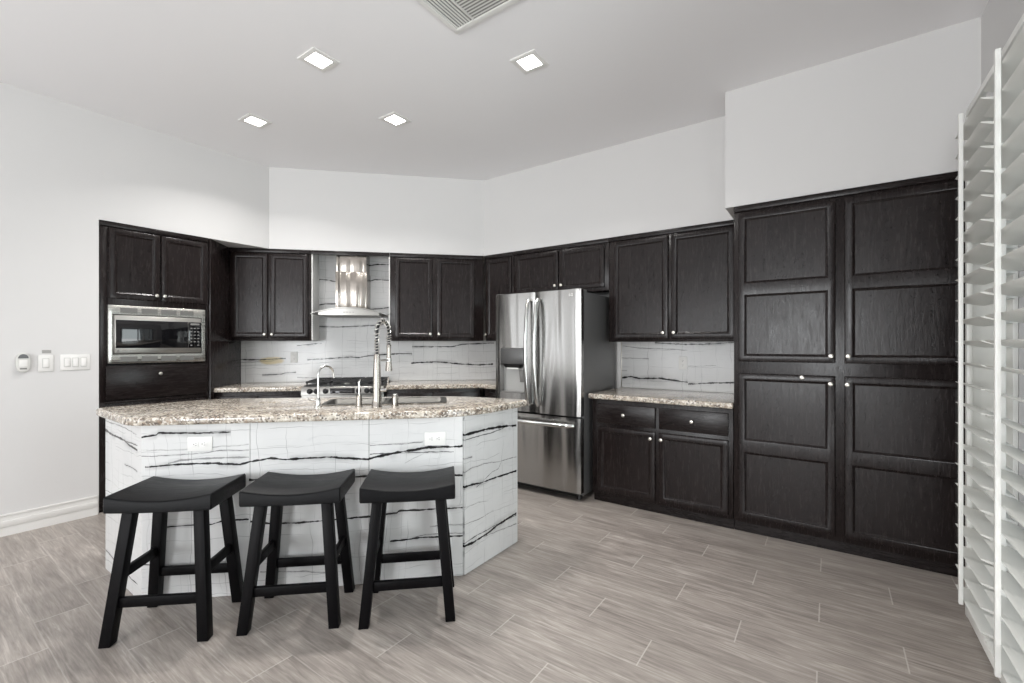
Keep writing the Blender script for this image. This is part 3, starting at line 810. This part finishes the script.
for gx in (-.25, 0, .25):
    g = MB(); a, c = gx - .118, gx + .118
    for x in (a, c - .014): g.box(x, x + .014, .12, .645, .945, .962, .003)
    for y in (.12, .375, .631): g.box(a, c, y, y + .014, .9455, .9625, .003)
    for yy in (.25, .51):
        g.box(a, gx - .028, yy - .006, yy + .006, .946, .963, .002); g.box(gx + .028, c, yy - .006, yy + .006, .946, .963, .002)
        g.box(gx - .006, gx + .006, yy - .10, yy - .03, .946, .963, .002); g.box(gx - .006, gx + .006, yy + .03, yy + .10, .946, .963, .002)
    for x in (a + .004, c - .016):
        for y in (.125, .630): g.box(x, x + .012, y, y + .012, .9222, .946)
    g.build('grate', M['iron'], r)
    for yy in (.25, .51):
        MB().lathe([(.05, .9222), (.05, .930), (.036, .932), (.034, .940), (.001, .941)], 24, Matrix.Translation((gx, yy, 0))).build('burner', M['steel'] if gx == 0 else M['iron'], r)
MB().box(-W, W, .662, .678, .90, .945, .003).build('rear_trim', M['steel'], r)

# ---------------------------------------------------------------- refrigerator
FX0, FX1, FY = -2.598, -1.700, 3.395
r = empty('refrigerator', 'stainless french door refrigerator with water dispenser and bottom freezer', 'refrigerator', (0, 0, 0))
m = MB(); m.box(FX0 + .004, FX1 - .004, FY + .085, 4.15, .045, 1.782, .006)
m.build('body', M['fridge_side'], r)
MB().box(FX0 + .02, FX1 - .02, FY + .076, FY + .0845, .075, 1.775).build('gasket', M['gasket'], r)
def bulge(a, c): return lambda x, z: -.008 * (1 - ((2 * x - a - c) / (c - a)) ** 2) + (.010 if abs(2 * x - a - c) > (c - a) * .97 else 0)
def door_grid(x0, x1, z0, z1, hole=None):
    xs = sorted({x0, x1, x0 + .004, x1 - .004} | {x0 + (x1 - x0) * i / 14 for i in range(1, 14)} | ({hole[0], hole[1]} if hole else set()))
    zs = sorted({z0, z1} | {z0 + (z1 - z0) * i / 10 for i in range(1, 10)} | ({hole[2], hole[3]} if hole else set()))
    f = (lambda X, Z: hole[0] < X < hole[1] and hole[2] < Z < hole[3]) if hole else (lambda X, Z: False)
    m = MB(); m.gridface(xs, zs, f, .060, bulge(x0, x1)); m.bm.transform(Matrix.Translation((0, FY + .075, 0)))
    return m
xm = -2.150
H = (-2.530, -2.262, .885, 1.300)
ld = door_grid(FX0, xm - .003, .722, 1.800, H).build('door', M['fridge'], r, 30)
rd = door_grid(xm + .003, FX1, .722, 1.800).build('door', M['fridge'], r, 30)
fz = door_grid(FX0, FX1, .075, .708).build('freezer_drawer', M['fridge'], r, 30)
# dispenser in the left door
dp = MB(); hx0, hx1, hz0, hz1 = H
dp.box(hx0, hx1, FY + .066, FY + .074, hz0, hz1)
disp = dp.build('dispenser_recess', plain('dispenser_liner', lin(176, 176, 174), .3, .5), ld)
MB().box(hx0 + .012, hx1 - .004, FY - .006, FY + .065, 1.150, hz1 - .004, .010).build('dispenser_panel', plain('dispenser_panel_grey', lin(92, 92, 92), .32, .5), ld)
MB().hexa(((hx0 + .05, FY + .012, 1.118), (hx1 - .055, FY + .012, 1.118), (hx1 - .055, FY + .064, 1.118), (hx0 + .05, FY + .064, 1.118)),
          ((hx0 + .03, FY + .004, 1.149), (hx1 - .035, FY + .004, 1.149), (hx1 - .035, FY + .064, 1.149), (hx0 + .03, FY + .064, 1.149)), .004).build('spout_housing', M['black'], ld)
MB().box(hx0 + .068, hx1 - .072, FY + .016, FY + .04, 1.105, 1.1175, .003).build('spout', M['plastic'], ld)
MB().hexa(((hx1 - .075, FY + .05, .985), (hx1 - .025, FY + .05, .985), (hx1 - .025, FY + .058, .985), (hx1 - .075, FY + .058, .985)),
          ((hx1 - .075, FY + .03, 1.10), (hx1 - .025, FY + .03, 1.10), (hx1 - .025, FY + .040, 1.10), (hx1 - .075, FY + .040, 1.10)), .003).build('paddle', M['grey'], ld)
MB().box(hx0 + .004, hx1 - .004, FY + .006, FY + .065, hz0 + .001, hz0 + .012, .003).build('drip_tray', M['grey'], ld)
# handles: bowed bars
def vbar(x, parent):
    h = MB(); pts = []
    for i in range(25):
        t = i / 24; z = .792 + (1.735 - .792) * t
        pts.append((x, FY - .012 - .060 * math.sin(math.pi * t) ** .45, z))
    h.tube(pts, .0165, 14)
    h.build('handle', M['handle'], parent)
vbar(xm - .046, ld); vbar(xm + .046, rd)
h = MB(); pts = []
for i in range(25):
    t = i / 24; x = FX0 + .055 + (FX1 - FX0 - .11) * t
    pts.append((x, FY - .010 - .062 * math.sin(math.pi * t) ** .35, .648))
h.tube(pts, .0185, 14); h.build('handle', M['handle'], fz)
MB().box(FX1 - .085, FX1 - .008, FY + .02, FY + .16, 1.783, 1.806, .006).build('hinge_cover', M['grey'], r)
MB().box(FX0 + .008, FX0 + .085, FY + .02, FY + .16, 1.783, 1.806, .006).build('hinge_cover', M['grey'], r)
for x in (FX0 + .06, FX1 - .06):
    MB().cone((x, FY + .11, .002), (x, FY + .11, .046), .022, .016, 16).build('foot', M['black'], r)
MB().box(FX0 + .03, FX1 - .03, FY + .10, FY + .112, .02, .0445).build('kick_grille', M['black'], r)
def text_part(body, size, mat, parent, loc, rot, name='logo', ext=.0006):
    cu = bpy.data.curves.new('t', 'FONT'); cu.body = body; cu.size = size; cu.extrude = ext; cu.align_x = 'CENTER'
    to = bpy.data.objects.new('t', cu); COL.objects.link(to)
    bpy.context.view_layer.update()
    me = bpy.data.meshes.new_from_object(to.evaluated_get(bpy.context.evaluated_depsgraph_get()))
    bpy.data.objects.remove(to); me.materials.append(mat)
    o = bpy.data.objects.new(name, me); COL.objects.link(o); o.parent = parent
    o.location = loc; o.rotation_euler = rot
    return o
text_part('LG', .034, M['plastic'], rd, (FX1 - .085, FY + .0055, 1.742), (R(90), 0, 0))

# ---------------------------------------------------------------- island
r = empty('kitchen_island', 'white marble-clad island with angled ends and three stools along its front', 'island', (0, 0, 0), 45)
TZ = .9165
FV = 2.602
# cladding slabs on the front (joints as in the photograph), then the two angled ends
for a, c in ((-1.480, -.9675), (-.9645, -.3575), (-.3545, .163)):
    MB().box(a, c, FV, FV + .014, .002, TZ).build('marble_slab', M['marble_front'], r)
def end_slab(name, mat, w, y0, y1, x0, x1):
    o = MB().box(x0, x1, y0, y1, .002, TZ).build(name, mat, r)
    return o
# right end: world plane x=-1.705, y from 1.97 to 2.49
o = MB().box(-.014, 0, .009, .548, .002, TZ).build('marble_slab', M['marble_right'], r)
o.matrix_parent_inverse = Matrix(); o.rotation_euler = (0, 0, R(-45))
p = Matrix.Rotation(R(-45), 3, 'Z') @ Vector((-1.718, 1.955, 0)); o.location = p
# left end: world plane y=.81, x from -3.514 to -2.87
o = MB().box(0, .625, 0, .014, .002, TZ).build('marble_slab', M['marble_left'], r)
o.rotation_euler = (0, 0, R(-45)); o.location = Matrix.Rotation(R(-45), 3, 'Z') @ Vector((-3.514, .795, 0))
core = [(-1.462, 2.620), (.145, 2.620), (.505, 2.98), (.13, 3.225), (-1.45, 3.225), (-1.70, 3.14), (-1.885, 3.045)]
m = MB(); m.prism(core, .002, .66)
m.prism([(-1.462, 2.622), (.145, 2.622), (.505, 2.982), (.40, 3.03), (.15, 2.80), (-1.40, 2.80), (-1.72, 3.09), (-1.885, 3.045)], .66, TZ)
m.box(-1.45, .13, 3.210, 3.225, .66, TZ)
m.build('cabinet_box', M['wood'], r)
for k in range(3):
    a = -1.43 + k * .515
    d = door_part(r, 'door', .0, .50, .12, .86, st=.055, knob=(.45 if k % 2 == 0 else .05, .80))
    d.rotation_euler = (0, 0, R(180)); d.location = (a + .50, 3.2255, 0)
# granite top with the sink cut out
top = rounded([(-1.522, 2.556), (.200, 2.556), (.632, 2.972), (.17, 3.275), (-1.45, 3.40), (-1.935, 3.045), (-1.935, 2.985)], [.09, .24, .04, .15, .10, .02, .02], 10)
sink_cut = rounded([(-.672, 2.905), (.072, 2.905), (.072, 3.205), (-.672, 3.205)], [.05] * 4, 5)
ct = MB().prism(top, .918, .960, .014, holes=[sink_cut])
o = tag(ct.build('countertop', M['granite']), 'large speckled granite island worktop with clipped corners and a sink cutout', 'countertop')
o.rotation_euler = (0, 0, R(45))

# ---- sink (double bowl)
r = empty('kitchen_sink', 'stainless double bowl sink with a thin rim set into the island worktop', 'sink', (0, 0, 0), 45)
def bowl(x0, x1, y0, y1, zt, zb, name):
    b = bmesh.new(); rings = []
    for k, (ins, z) in enumerate(((0, zt), (.004, zb + .03), (.03, zb))):
        P = rounded([(x0 + ins, y0 + ins), (x1 - ins, y0 + ins), (x1 - ins, y1 - ins), (x0 + ins, y1 - ins)], [.045] * 4, 5)
        rings.append([b.verts.new((x, y, z)) for x, y in P])
    n = len(rings[0])
    for a, c in zip(rings, rings[1:]):
        for i in range(n): b.faces.new((a[(i + 1) % n], a[i], c[i], c[(i + 1) % n]))
    b.faces.new(rings[-1])
    o = MB().add(b).build(name, M['sink'], r)
    md = o.modifiers.new('solid', 'SOLIDIFY'); md.thickness = .002; md.offset = 1
    return o
for a, c in ((-.659, -.312), (-.292, .059)):
    bw = bowl(a, c, 2.918, 3.192, .9625, .745, 'bowl')
    MB().lathe([(.042, .7455), (.042, .749), (.030, .750), (.001, .748)], 24, Matrix.Translation(((a + c) / 2, 3.06, 0))).build('drain', M['chrome'], bw)
def outline(x0, x1, y0, y1, q=.045): return rounded([(x0, y0), (x1, y0), (x1, y1), (x0, y1)], [q] * 4, 5)
MB().prism(outline(-.683, .083, 2.894, 3.216, .05), .9606, .9640, 0, holes=[outline(-.659, -.312, 2.918, 3.192), outline(-.292, .059, 2.918, 3.192)]).build('rim', M['sink'], r)

# ---- spring faucet
r = empty('faucet', 'tall stainless pull-down faucet with a coiled spring neck at the island sink', 'faucet', (*uv2w(-.334, 2.775), .960), 45)
MB().lathe([(.030, .0005), (.030, .006), (.027, .010), (.0255, .06), (.022, .20), (.0175, .31), (.0165, .315)], 24).build('column', M['steel_v'], r)
ax = []
dx, dy = .055, .14
for i in range(41):
    t = i / 40
    if t < .32: p = (0, 0, .315 + .115 * t / .32)
    elif t < .8:
        a = math.pi * (t - .32) / .48
        p = ((1 - math.cos(a)) / 2 * dx, (1 - math.cos(a)) / 2 * dy, .430 + .088 * math.sin(a))
    else: p = (dx, dy, .430 - .06 * (t - .8) / .2)
    ax.append(Vector(p))
MB().tube(ax, .0085, 10).build('hose', M['black'], r)
# coil wound round the hose
pts = []; turns = 21; N = turns * 12
side = Vector((dx, dy, 0)).normalized().cross(Vector((0, 0, 1)))
for i in range(N + 1):
    f = i / N * 40; k = min(int(f), 39); q = ax[k].lerp(ax[k + 1], f - k)
    tg = (ax[min(k + 1, 40)] - ax[max(k - 0, 0)]).normalized(); e = side; g_ = tg.cross(e).normalized()
    a = 2 * math.pi * turns * i / N
    pts.append(q + (e * math.cos(a) + g_ * math.sin(a)) * .0145)
MB().tube(pts, .0030, 6).build('spring', plain('spring_steel', lin(196, 194, 190), .3, 1), r)
MB().lathe([(.012, .372), (.014, .366), (.0135, .33), (.015, .29), (.021, .215), (.021, .205), (.001, .204)], 20, Matrix.Translation((dx, dy, 0))).build('spray_head', M['steel_v'], r)
arm = MB(); arm.tube([(0, 0, .275), (dx * .85, dy * .85, .275)], .006); arm.cone((dx, dy, .266), (dx, dy, .284), .0185, .0185)
arm.build('holder_arm', M['chrome'], r)
lv = MB(); lv.cone((.02, 0, .10), (.055, 0, .10), .012, .010); lv.tube([(.05, 0, .10), (.062, -.01, .13), (.068, -.02, .18)], .005)
lv.build('lever', M['chrome'], r)

# ---- small filtered-water tap
r = empty('water_tap', 'slim gooseneck drinking water tap left of the tall spring faucet', 'tap', (*uv2w(-.679, 2.835), .960), 45)
MB().lathe([(.022, .0005), (.022, .006), (.014, .010), (.0125, .05), (.009, .055)], 20).build('base', M['chrome'], r)
pts = [(0, 0, .05), (0, 0, .10), (0, 0, .19)]
for i in range(1, 17):
    a = math.pi * i / 16
    pts.append((.034 * (1 - math.cos(a)), .045 * (1 - math.cos(a)), .19 + .05 * math.sin(a)))
pts.append((.070, .092, .165))
MB().tube(pts, .0056, 12).build('spout', M['chrome'], r)
lv = MB(); lv.tube([(-.01, 0, .035), (-.035, -.004, .040), (-.055, -.008, .048)], .0045)
lv.build('lever', M['chrome'], r)

# ---- dispensers beside the faucet
r = empty('soap_dispenser', 'stainless soap pump with a thin upright spout, left of the spring faucet', 'soap dispenser', (*uv2w(-.440, 2.80), .960), 45)
MB().lathe([(.021, .0005), (.021, .004), (.0165, .006), (.0165, .066), (.013, .069)], 20).build('base', M['steel_v'], r)
MB().tube([(0, 0, .066), (0, 0, .150), (.004, .02, .158), (.008, .055, .156)], .0052, 10).build('pump_spout', M['chrome'], r)
r = empty('air_switch', 'short stainless cylinder button on the worktop right of the spring faucet', 'button', (*uv2w(-.232, 2.80), .960), 45)
MB().lathe([(.022, .0005), (.022, .005), (.0185, .007), (.0185, .066), (.0175, .068)], 20).build('base', M['steel_v'], r)
MB().lathe([(.0145, .0682), (.0145, .072), (.013, .0735), (.001, .0737)], 20).build('cap', M['chrome'], r)

# ---------------------------------------------------------------- stools
def make_stool(label, loc, rz):
    r = empty('counter_stool', label, 'stool', (*loc, 0), rz, 'black saddle stools in front of the island')
    # saddle seat: local X across, Y front to back
    L, Dp, n = .450, .334, 20
    def dip(x): return .026 * (abs(x) / (L / 2)) ** 2.0
    b = bmesh.new(); rows = []
    def sec(x):
        zt = .629 + dip(x); zb = .576 + dip(x) * .15
        e = .008
        y0, y1 = -Dp / 2, Dp / 2
        return [(y0, zb + e * .6), (y0 + e * .6, zb), (y1 - e * .6, zb), (y1, zb + e * .6), (y1, zt - e), (y1 - e * .35, zt - e * .35), (y1 - e, zt), (y0 + e, zt), (y0 + e * .35, zt - e * .35), (y0, zt - e)]
    xs = [-L / 2] + [-L / 2 + .004] + [-L / 2 + L * i / n for i in range(1, n)] + [L / 2 - .004, L / 2]
    for x in xs:
        sh = .004 if abs(abs(x) - L / 2) < 1e-6 else 0
        S = sec(x); cz = sum(q[1] for q in S) / len(S)
        rows.append([b.verts.new((x, y - math.copysign(sh, y), z - math.copysign(sh, z - cz))) for y, z in S])
    k = len(rows[0])
    for a, c in zip(rows, rows[1:]):
        for i in range(k): b.faces.new((a[i], a[(i + 1) % k], c[(i + 1) % k], c[i]))
    b.faces.new(rows[0][::-1]); b.faces.new(rows[-1])
    bmesh.ops.recalc_face_normals(b, faces=list(b.faces))
    MB().add(b).build('seat', M['seat'], r, 35)
    TX, TY, BX, BY, hw = .150, .105, .202, .170, .0235
    BYB = .138
    def at(z, sx, sy):
        t = 1 - z / .576
        return sx * (TX + (BX - TX) * t), sy * (TY + ((BY if sy < 0 else BYB) - TY) * t)
    def quad(cx, cy, z, h): return [(cx - h, cy - h, z), (cx + h, cy - h, z), (cx + h, cy + h, z), (cx - h, cy + h, z)]
    for sx in (-1, 1):
        for sy in (-1, 1):
            MB().hexa(quad(*at(0.001, sx, sy), .001, hw), quad(*at(.5755, sx, sy), .5755, hw), .003).build('leg', M['leg'], r)
    for sy in (-1, 1):
        x, y = at(.178, 1, sy)
        MB().box(-x + hw - .002, x - hw + .002, y - .011, y + .011, .156, .200, .003).build('stretcher', M['leg'], r)
    for sx in (-1, 1):
        x, y = at(.29, sx, 1); yf = at(.29, sx, -1)[1]
        MB().box(x - .011, x + .011, yf + hw - .002, y - hw + .002, .268, .312, .003).build('stretcher', M['leg'], r)
    return r
st = make_stool('black wooden saddle stool at the left end of the island, by the angled corner', (-2.570, .858), 41.5)
for label, loc, rz in (('black wooden saddle stool in the middle of the row of three', (-2.173, 1.245), 42.6),
                       ('black wooden saddle stool at the right end of the island front', (-1.762, 1.595), 43.4)):
    c = copy_tree(st); c.location = (*loc, 0); c.rotation_euler = (0, 0, R(rz)); c['label'] = label

# ---------------------------------------------------------------- wall plates and outlets
def outlet(label, loc, rz, horizontal=False, group=None):
    r = empty('wall_outlet', label, 'outlet', loc, rz, group)
    w, h = (.118, .074) if horizontal else (.074, .118)
    pl_ = MB().box(-w / 2, w / 2, -.006, -.0005, -h / 2, h / 2, .002).build('cover_plate', M['plastic'], r)
    for s in (-1, 1):
        cx, cz = (s * .020, 0) if horizontal else (0, s * .020)
        f = MB().box(cx - .0155, cx + .0155, -.0075, -.0062, cz - .0155, cz + .0155, .001)
        f = f.build('socket', M['plastic'], r)
        sl = MB()
        for q in (-.0055, .0055):
            if horizontal: sl.box(cx - .001, cx + .006, -.0079, -.0074, cz + q - .0011, cz + q + .0011)
            else: sl.box(cx + q - .0011, cx + q + .0011, -.0079, -.0074, cz - .001, cz + .006)
        if horizontal: sl.cone((cx - .008, -.0074, cz), (cx - .008, -.0079, cz), .0024, .0024, 10)
        else: sl.cone((cx, -.0074, cz - .008), (cx, -.0079, cz - .008), .0024, .0024, 10)
        sl.build('slot', M['hole'], f)
    return r
outlet('white horizontal outlet on the island front above the left stool', (*uv2w(-1.206, FV), .811), 45, True)
outlet('white horizontal outlet on the island front above the right stool', (*uv2w(.006, FV), .795), 45, True)
outlet('white upright outlet on the marble splashback left of the range', (*uv2w(-1.505, 5.2535), 1.195), 45)
outlet('white upright outlet on the marble splashback beside the pantry', (-1.085, 4.2385, 1.165), 0)
def switch_plate(label, y, z, gangs, w, h):
    r = empty('light_switch', label, 'switch', (XL, y, z), 90)
    MB().box(-w / 2, w / 2, -.007, -.0005, -h / 2, h / 2, .003).build('cover_plate', M['plastic'], r)
    for k in range(gangs):
        cx = (k - (gangs - 1) / 2) * .046
        MB().box(cx - .0175, cx + .0175, -.0085, -.0072, -.035, .035, .001).build('switch_well', M['ivory'], r)
        m = MB(); m.hexa(((cx - .015, -.0125, -.031), (cx + .015, -.0125, -.031), (cx + .015, -.0086, -.031), (cx - .015, -.0086, -.031)),
                         ((cx - .015, -.0095, .031), (cx + .015, -.0095, .031), (cx + .015, -.0086, .031), (cx - .015, -.0086, .031)), .001)
        m.build('rocker', M['plastic'], r)
    return r
switch_plate('white triple rocker switch plate nearest the oven tower', .886, 1.197, 3, .166, .118)
switch_plate('single white switch plate between the wall sensor and the triple switch', .727, 1.195, 1, .080, .122)
r = empty('wall_label', 'small grey printed sticker above the single switch plate', 'sticker', (XL, .732, 1.279), 90)
MB().box(-.024, .024, -.0016, -.0005, -.012, .012).build('sticker', plain('sticker_grey', lin(158, 157, 154), .6), r)
r = empty('wall_sensor', 'oval white wall control with a dark arched top, leftmost on the wall', 'wall control', (XL, .613, 1.203), 90)
P = [(.036 * math.copysign(abs(math.cos(a)) ** .75, math.cos(a)), .068 * math.copysign(abs(math.sin(a)) ** .75, math.sin(a))) for a in [2 * math.pi * i / 40 for i in range(40)]]
def vert_prism(P, y0, y1, bev=0):
    m = MB(); m.prism(P, 0, y1 - y0, bev); m.bm.transform(Matrix.Translation((0, y1, 0)) @ Matrix.Rotation(R(90), 4, 'X')); return m
vert_prism(P, -.024, -.0005, .006).build('housing', plain('sensor_housing', lin(206, 205, 201), .4), r)
P2 = [(.026 * math.cos(a), .030 + .030 * math.sin(a)) for a in [math.pi * i / 20 for i in range(21)]]
vert_prism(P2, -.0255, -.0235).build('screen', plain('sensor_screen', lin(72, 72, 74), .3), r)
MB().box(-.020, .020, -.0262, -.0235, -.028, .018, .001).build('keypad', M['plastic'], r)
MB().box(-.017, .017, -.0258, -.0235, -.048, -.038, .001).build('slot', M['grey'], r)

# ---------------------------------------------------------------- ceiling
def downlight(label, x, y):
    r = empty('ceiling_light', label, 'ceiling light', (x, y, CZ), 0, 'square recessed downlights')
    S, I = .092, .060
    m = MB(); m.gridface([-S, -I, I, S], [-S, -I, I, S], lambda X, Z: abs(X) < I and abs(Z) < I, .006, bev=.002)
    m.bm.transform(Matrix.Translation((0, 0, -.0005)) @ Matrix.Rotation(R(90), 4, 'X'))
    m.build('trim_frame', M['trim'], r)
    MB().box(-I, I, -I, I, -.0035, -.0015).build('lens', M['lamp'], r)
    d = bpy.data.lights.new('downlight_glow', 'AREA'); d.shape = 'SQUARE'; d.size = .11; d.energy = 15; d.color = (1, .98, .955); d.spread = R(132)
    lo = bpy.data.objects.new('downlight_glow', d); COL.objects.link(lo); lo.parent = r; lo.location = (0, 0, -.012)
    return r
for label, x, y in (('square ceiling light nearest above the left stool', -2.665, 1.64),
                    ('square ceiling light nearest the refrigerator side', -1.576, 2.434),
                    ('square ceiling light over the oven tower side, leftmost of the four', -3.815, 1.79),
                    ('square ceiling light in the middle, near the range hood', -2.865, 2.43)):
    downlight(label, x, y)
r = empty('ceiling_vent', 'white square ceiling air register with slatted louvers', 'vent', (-1.775, 1.96, CZ))
VS = .60
m = MB(); m.gridface([0, .032, VS - .032, VS], [-VS, -VS + .032, -.032, 0], lambda X, Z: .032 < X < VS - .032 and -VS + .032 < Z < -.032, .012, bev=.003)
m.bm.transform(Matrix(((1, 0, 0, 0), (0, 0, 1, 0), (0, 1, 0, -.0005), (0, 0, 0, 1)))); bmesh.ops.recalc_face_normals(m.bm, faces=list(m.bm.faces))
m.build('frame', M['trim'], r)
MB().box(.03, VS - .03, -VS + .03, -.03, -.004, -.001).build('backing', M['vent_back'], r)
MB().box(.150, .160, -VS + .032, -.032, -.013, -.0045, .001).build('divider', M['trim'], r)
MB().box(.440, .450, -VS + .032, -.032, -.013, -.0045, .001).build('divider', M['trim'], r)
def slat(x0, x1, y0, y1, alongx):
    m = MB()
    if alongx: m.hexa(((x0, y0, -.011), (x1, y0, -.011), (x1, y0 + .010, -.0105), (x0, y0 + .010, -.0105)), ((x0, y0 + .006, -.0045), (x1, y0 + .006, -.0045), (x1, y0 + .014, -.0045), (x0, y0 + .014, -.0045)))
    else: m.hexa(((x0, y0, -.010), (x0 + .009, y0, -.010), (x0 + .009, y1, -.010), (x0, y1, -.010)), ((x0 + .003, y0, -.0045), (x0 + .007, y0, -.0045), (x0 + .007, y1, -.0045), (x0 + .003, y1, -.0045)))
    m.build('slat', M['trim'], r)
for k in range(6): slat(.035 + .0185 * k, 0, -VS + .034, -.034, False)
for k in range(26): slat(.162, .438, -.056 - .0195 * k, 0, True)
for k in range(6): slat(.452 + .0185 * k, 0, -VS + .034, -.034, False)

# ---------------------------------------------------------------- plantation shutters
b = MB(); b.box(.548, XR - .001, 3.066, 3.100, 0.001, 2.462, .003); b.box(XR - .018, XR - .001, 2.935, 3.065, 0.001, 2.462, .002)
struct('trim_6', b, M['shutter'])
def shutter(label, y0, y1, yr, n=24):
    r = empty('plantation_shutter', label, 'shutter', (.553, y0, 0), 0)
    w = y1 - y0; ST, T = .026, .010
    for a in (0, w - ST): MB().box(-T, T, a, a + ST, .030, 2.455, .003).build('stile', M['shutter'], r)
    MB().box(-T - .004, T, ST + .0005, w - ST - .0005, .030, .098, .002).build('rail', M['shutter'], r)
    MB().box(-T - .004, T, ST + .0005, w - ST - .0005, 2.425, 2.455, .002).build('rail', M['shutter'], r)
    a = R(16); hw = .054
    first = None
    for k in range(n):
        z = .1505 + .0985 * k
        if z > 2.40: break
        if first is None:
            P = []; N = 14
            for i in range(N): # elliptical blade section
                t = 2 * math.pi * i / N
                cx, cz = hw * math.cos(t), .0055 * math.sin(t)
                P.append((cx * math.cos(a) + cz * math.sin(a), -cx * math.sin(a) + cz * math.cos(a)))
            m = MB(); m.prism(P, 0, w - 2 * ST - .006)
            m.bm.transform(Matrix(((1, 0, 0, 0), (0, 0, 1, ST + .003), (0, 1, 0, 0), (0, 0, 0, 1))))
            bmesh.ops.recalc_face_normals(m.bm, faces=list(m.bm.faces))
            first = m.build('louver', M['shutter'], r); first.location.z = z
        else:
            c = first.copy(); COL.objects.link(c); c.parent = r; c.location.z = z
    xf = -hw * math.cos(a)
    MB().box(xf - .017, xf - .001, yr - y0 - .009, yr - y0 + .009, .145, 2.385, .003).build('tilt_rod', M['shutter'], r)
    return r
shutter('white louvered shutter panel standing next to the pantry', 2.560, 3.060, 2.862)
shutter('white louvered shutter panel nearest the right edge of the photo', 2.055, 2.5585, 2.313)
